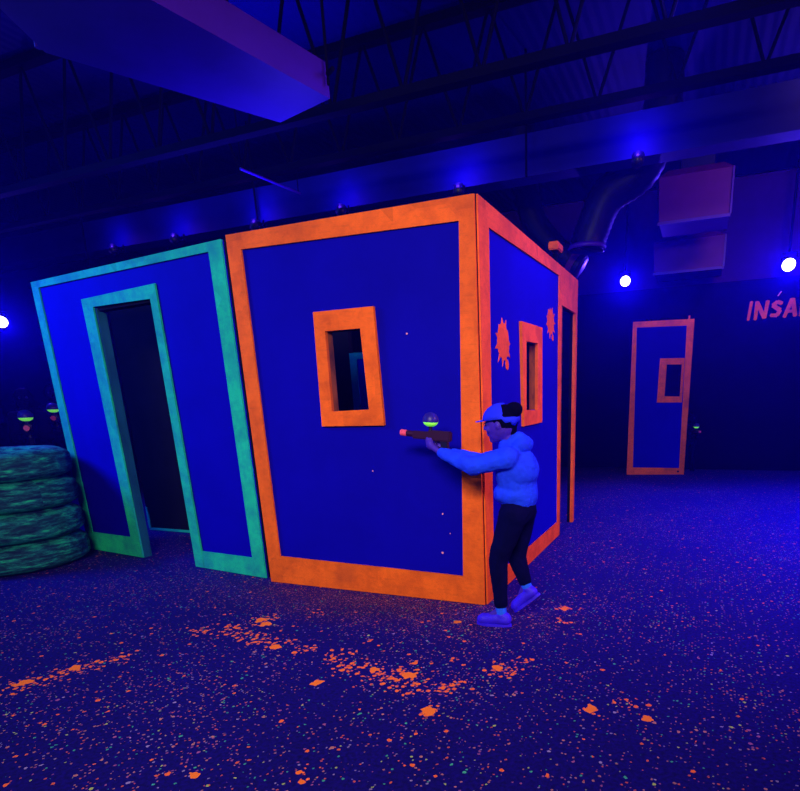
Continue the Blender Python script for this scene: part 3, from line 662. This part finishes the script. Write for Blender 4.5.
def person(J, label, mats, voxel=0.006, group=None):
    """J: joints in world-like coordinates, figure facing -x"""
    V = {k: Vector(v) for k, v in J.items()}
    root = empty('person', J['base'], 0, label, 'person', group)
    base = V['base']
    for k in V: V[k] = V[k] - base
    def up(k, d): return V[k] + Vector(d)
    hd = V['head']; tilt = Matrix.Rotation(J_tilt, 3, 'Y')
    T = lambda x, y, z: hd + tilt @ Vector((x, y, z))
    # --- body, one continuous skin
    bm = bmesh.new()
    ball(bm, hd, (0.088, 0.072, 0.098), tilt); ball(bm, T(-0.022, 0, -0.048), (0.060, 0.052, 0.052), tilt)
    cone(bm, T(-0.060, 0, -0.085), T(-0.045, 0, -0.078), 0.020, 0.028)                  # chin
    cone(bm, T(-0.086, 0, 0.012), T(-0.100, 0, -0.020), 0.007, 0.012, 10, 3)            # nose
    for s in (-1, 1):
        ball(bm, T(0.004, s * 0.074, -0.008), (0.016, 0.008, 0.024), tilt, 2)           # ear
        ball(bm, T(-0.062, s * 0.036, -0.026), 0.022, tilt, 2)                          # cheek
        ball(bm, T(-0.074, s * 0.028, 0.026), (0.012, 0.020, 0.007), tilt, 2)           # brow
    cone(bm, T(-0.083, -0.016, -0.047), T(-0.083, 0.016, -0.047), 0.0065, 0.0065, 10, 3)
    cone(bm, T(-0.080, -0.013, -0.057), T(-0.080, 0.013, -0.057), 0.0075, 0.0075, 10, 3)
    cone(bm, V['neck'], T(0.012, 0, -0.05), 0.040, 0.040)
    cone(bm, V['pelvis'], V['chest'], 0.092, 0.088); cone(bm, V['chest'], V['neck'], 0.080, 0.048)
    for s, y in (('l', -1), ('r', 1)):
        cone(bm, V['chest'] + Vector((0, 0, 0.04)), V['sh_' + s], 0.055, 0.042)
        cone(bm, V['sh_' + s], V['el_' + s], 0.040, 0.029); cone(bm, V['el_' + s], V['wr_' + s], 0.029, 0.019)
        hand(bm, V['wr_' + s], V['ha_' + s], -1 if s == 'l' else 1, (V['ha_' + s] - V['wr_' + s]).normalized())
        cone(bm, V['pelvis'], V['hip_' + s], 0.080, 0.074); cone(bm, V['hip_' + s], V['kn_' + s], 0.070, 0.045); cone(bm, V['kn_' + s], V['an_' + s], 0.046, 0.028)
        cone(bm, V['an_' + s], V['toe_' + s], 0.026, 0.020)
    fused('body', bm, mats['skin'], root, voxel, 3)
    for s in (-1, 1):
        bm = bmesh.new(); ball(bm, T(-0.076, s * 0.028, 0.008), 0.0115, None, 2); o = obj('eye', bm, M['eye'], root, smooth=True)
        bm = bmesh.new(); ball(bm, T(-0.0845, s * 0.028, 0.008), 0.0055, None, 2); obj('pupil', bm, M['hair'], o, smooth=True)
    # --- hair
    bm = bmesh.new(); ball(bm, T(0.016, 0, 0.018), (0.084, 0.079, 0.084), tilt); ball(bm, T(0.082, 0, 0.062), (0.050, 0.050, 0.044), tilt)
    cone(bm, T(0.050, 0, 0.0), T(0.055, 0, -0.05), 0.045, 0.032)
    fused('hair', bm, M['hair'], root, voxel * 1.2, 3)
    # --- hooded top
    bm = bmesh.new(); c = V['chest']; pe = V['pelvis']
    cone(bm, pe + Vector((0.0, 0, 0.085)), c, 0.118, 0.116, 20, 5); cone(bm, c, V['neck'] + Vector((0.01, 0, -0.02)), 0.108, 0.062, 20, 5)
    ball(bm, pe + Vector((-0.015, 0, 0.095)), (0.132, 0.130, 0.085)); ball(bm, c + Vector((0.035, 0, -0.01)), (0.10, 0.12, 0.12))
    ball(bm, V['neck'] + Vector((0.055, 0, 0.0)), (0.062, 0.085, 0.050)); cone(bm, V['neck'] + Vector((-0.03, 0, -0.012)), V['neck'] + Vector((0.03, 0, 0.012)), 0.055, 0.06)
    for s in ('l', 'r'):
        cone(bm, c + Vector((0, 0, 0.04)), V['sh_' + s], 0.080, 0.066); cone(bm, V['sh_' + s], V['el_' + s], 0.063, 0.054)
        cone(bm, V['el_' + s], V['el_' + s].lerp(V['wr_' + s], 0.78), 0.053, 0.038); cone(bm, V['el_' + s].lerp(V['wr_' + s], 0.80), V['el_' + s].lerp(V['wr_' + s], 0.92), 0.033, 0.030)
    fused('hooded_top', bm, mats['top'], root, voxel, 5, wrinkle=0.018)
    # --- trousers
    bm = bmesh.new(); cone(bm, pe + Vector((0, 0, 0.05)), pe, 0.100, 0.108)
    for s in ('l', 'r'):
        cone(bm, pe, V['hip_' + s], 0.095, 0.090); cone(bm, V['hip_' + s], V['kn_' + s], 0.086, 0.058); cone(bm, V['kn_' + s], V['kn_' + s].lerp(V['an_' + s], 0.86), 0.059, 0.041)
    fused('trousers', bm, mats['legs'], root, voxel, 4, wrinkle=0.010)
    # --- socks and shoes
    for s in ('l', 'r'):
        a, t = V['an_' + s], V['toe_' + s]; sh = (V['kn_' + s] - a).normalized()
        bm = bmesh.new(); cone(bm, a + sh * 0.045, a - sh * 0.022, 0.034, 0.033); fused('sock', bm, mats['sock'], root, voxel, 2)
        heel = V['heel_' + s]; d = (t - heel).normalized(); nn = (sh - d * sh.dot(d)).normalized()
        bm = bmesh.new(); cone(bm, heel + nn * 0.018, heel + d * 0.06 + nn * 0.024, 0.036, 0.038); cone(bm, heel + d * 0.06 + nn * 0.022, t + nn * 0.008, 0.039, 0.034); ball(bm, t + nn * 0.012 - d * 0.01, 0.036)
        cone(bm, heel + nn * 0.028, a - sh * 0.03, 0.033, 0.036)
        sole = bmesh.new()
        fused('shoe', bm, mats['shoe'], root, voxel, 3)
        side = d.cross(nn); q = Matrix((d, side, nn)).transposed()
        lp = []
        Ls = (t - heel).length
        for k in range(20):
            an = 2 * PI * k / 20; lp.append((Ls / 2 + (Ls / 2 + 0.036) * math.cos(an), 0.037 * math.sin(an) * (1.08 if math.cos(an) > 0 else 0.9)))
        vs = [[sole.verts.new(heel + q @ Vector((x, y, z))) for x, y in lp] for z in (-0.024, -0.008)]
        sole.faces.new(vs[0][::-1]); sole.faces.new(vs[1])
        for k in range(20): sole.faces.new((vs[0][k], vs[0][(k + 1) % 20], vs[1][(k + 1) % 20], vs[1][k]))
        obj('shoe_sole', sole, mats['shoe'], root)
    return root, T, tilt
J_tilt = -0.10
main_mats = dict(skin=M['skin'], top=M['hoodie'], legs=M['trouser'], sock=M['sock'], shoe=M['shoe'])
J = dict(base=(-1.06, 3.06, 0), head=(-1.062, 3.09, 1.205), neck=(-1.00, 3.10, 1.085), chest=(-0.985, 3.10, 0.955), pelvis=(-0.975, 3.12, 0.715),
         sh_l=(-0.995, 2.995, 1.020), el_l=(-1.205, 2.985, 0.975), wr_l=(-1.430, 3.035, 1.050), ha_l=(-1.490, 3.055, 1.085),
         sh_r=(-1.015, 3.205, 1.020), el_r=(-1.200, 3.215, 0.965), wr_r=(-1.400, 3.145, 1.030), ha_r=(-1.445, 3.120, 1.062),
         hip_l=(-0.985, 3.055, 0.690), kn_l=(-1.080, 3.045, 0.415), an_l=(-1.065, 3.040, 0.100), heel_l=(-1.035, 3.040, 0.026), toe_l=(-1.185, 3.030, 0.026),
         hip_r=(-0.975, 3.190, 0.690), kn_r=(-1.010, 3.190, 0.400), an_r=(-0.955, 3.200, 0.225), heel_r=(-0.905, 3.200, 0.165), toe_r=(-1.015, 3.195, 0.075))
kid, T, tilt = person(J, 'person in fluorescent blue hooded top and dark trousers running and aiming a toy gun', main_mats)
# cap with a brim
bm = bmesh.new(); ball(bm, T(0.002, 0, 0.022), (0.108, 0.092, 0.088), tilt)
dl = [v for v in bm.verts if (tilt.inverted() @ (v.co - T(0, 0, 0))).z < 0.018 - 0.45 * max(0, (tilt.inverted() @ (v.co - T(0, 0, 0))).x)]
bmesh.ops.delete(bm, geom=dl, context='VERTS')
for v in list(bm.verts):
    lc = tilt.inverted() @ (v.co - T(0, 0, 0))
    if lc.x > 0.04 and lc.z > 0.035: v.co += tilt @ Vector((-0.016, 0, -0.016))
cp = obj('cap', bm, M['cap'], kid, smooth=True)
so = cp.modifiers.new('t', 'SOLIDIFY'); so.thickness = 0.006
bm = bmesh.new(); top, bt = [], []
for k in range(13):
    a = -PI / 2 + PI * k / 12
    for lst, dz_ in ((top, 0.006), (bt, 0)):
        lst.append((bm.verts.new(T(-0.055 - 0.0 * math.cos(a), 0.074 * math.sin(a), 0.026 + dz_)), bm.verts.new(T(-0.085 - 0.062 * math.cos(a), 0.072 * math.sin(a), 0.020 + dz_))))
for k in range(12):
    bm.faces.new((top[k][0], top[k + 1][0], top[k + 1][1], top[k][1])); bm.faces.new((bt[k][0], bt[k][1], bt[k + 1][1], bt[k + 1][0])); bm.faces.new((top[k][1], top[k + 1][1], bt[k + 1][1], bt[k][1]))
obj('cap_brim', bm, M['cap'], cp)
gun = make_gun('dark red toy gun with green-lit dome held out in front of the orange-framed wall')
gun.location = (-1.480, 3.085, 1.045); gun.scale = (0.86, 0.86, 0.9); gun.rotation_euler = (0, math.radians(4), 0)

# dim players in the background
dim = dict(skin=M['dark_figure'], top=M['dark_figure'], legs=M['trouser'], sock=M['trouser'], shoe=M['trouser'])  # near-black skin as well as clothes; background dimness is put into the colour
J_tilt = 0.0
K = dict(base=(0, 0, 0), head=(-0.03, 0, 1.17), neck=(0.0, 0, 1.05), chest=(0.01, 0, 0.92), pelvis=(0.02, 0, 0.68),
         sh_l=(0, -0.11, 0.99), el_l=(-0.06, -0.13, 0.80), wr_l=(-0.24, -0.06, 0.80), ha_l=(-0.29, -0.025, 0.82),
         sh_r=(0, 0.11, 0.99), el_r=(-0.05, 0.13, 0.80), wr_r=(-0.20, 0.07, 0.80), ha_r=(-0.25, 0.035, 0.81),
         hip_l=(0.01, -0.07, 0.66), kn_l=(-0.03, -0.085, 0.38), an_l=(0.0, -0.09, 0.085), heel_l=(0.03, -0.09, 0.026), toe_l=(-0.11, -0.10, 0.026),
         hip_r=(0.01, 0.07, 0.66), kn_r=(-0.02, 0.085, 0.38), an_r=(0.02, 0.09, 0.085), heel_r=(0.05, 0.09, 0.026), toe_r=(-0.09, 0.10, 0.026))
pd, _, _ = person(K, 'dim person in dark clothes standing beyond the tyre stack', dim, voxel=0.010, group='players in the dark')
def place(root, loc, rz, sc, gun_obj, off):
    root.location = loc; root.rotation_euler = (0, 0, rz); root.scale = (sc,) * 3
    mt = Matrix.Translation(loc) @ Matrix.Rotation(rz, 4, 'Z') @ Matrix.Scale(sc, 4)
    gun_obj.location = mt @ Vector(off); gun_obj.rotation_euler = (0, 0, rz); gun_obj.scale = (sc * 1.15,) * 3
off = (-0.36, 0.0, 0.775)
g1 = copy_tree(gun); tag(g1, 'toy gun with round green glow held above the tyre stack')
place(pd, (-8.10, 4.89, -0.0), 2.55, 1.28, g1, off)
pd2 = copy_tree(pd); tag(pd2, 'dim person half hidden behind the left edge of the green-bordered wall')
g2 = copy_tree(gun); tag(g2, 'toy gun glowing green at the left edge of the green-bordered wall')
place(pd2, (-9.75, 6.33, 0), 2.5, 1.37, g2, off)
pd3 = copy_tree(pd); tag(pd3, 'dim person crouched low beside the narrow far panel')
g3 = copy_tree(gun); tag(g3, 'toy gun with tiny green light beside the narrow far panel')
place(pd3, (-0.22, 10.69, 0), 1.9, 0.78, g3, off)
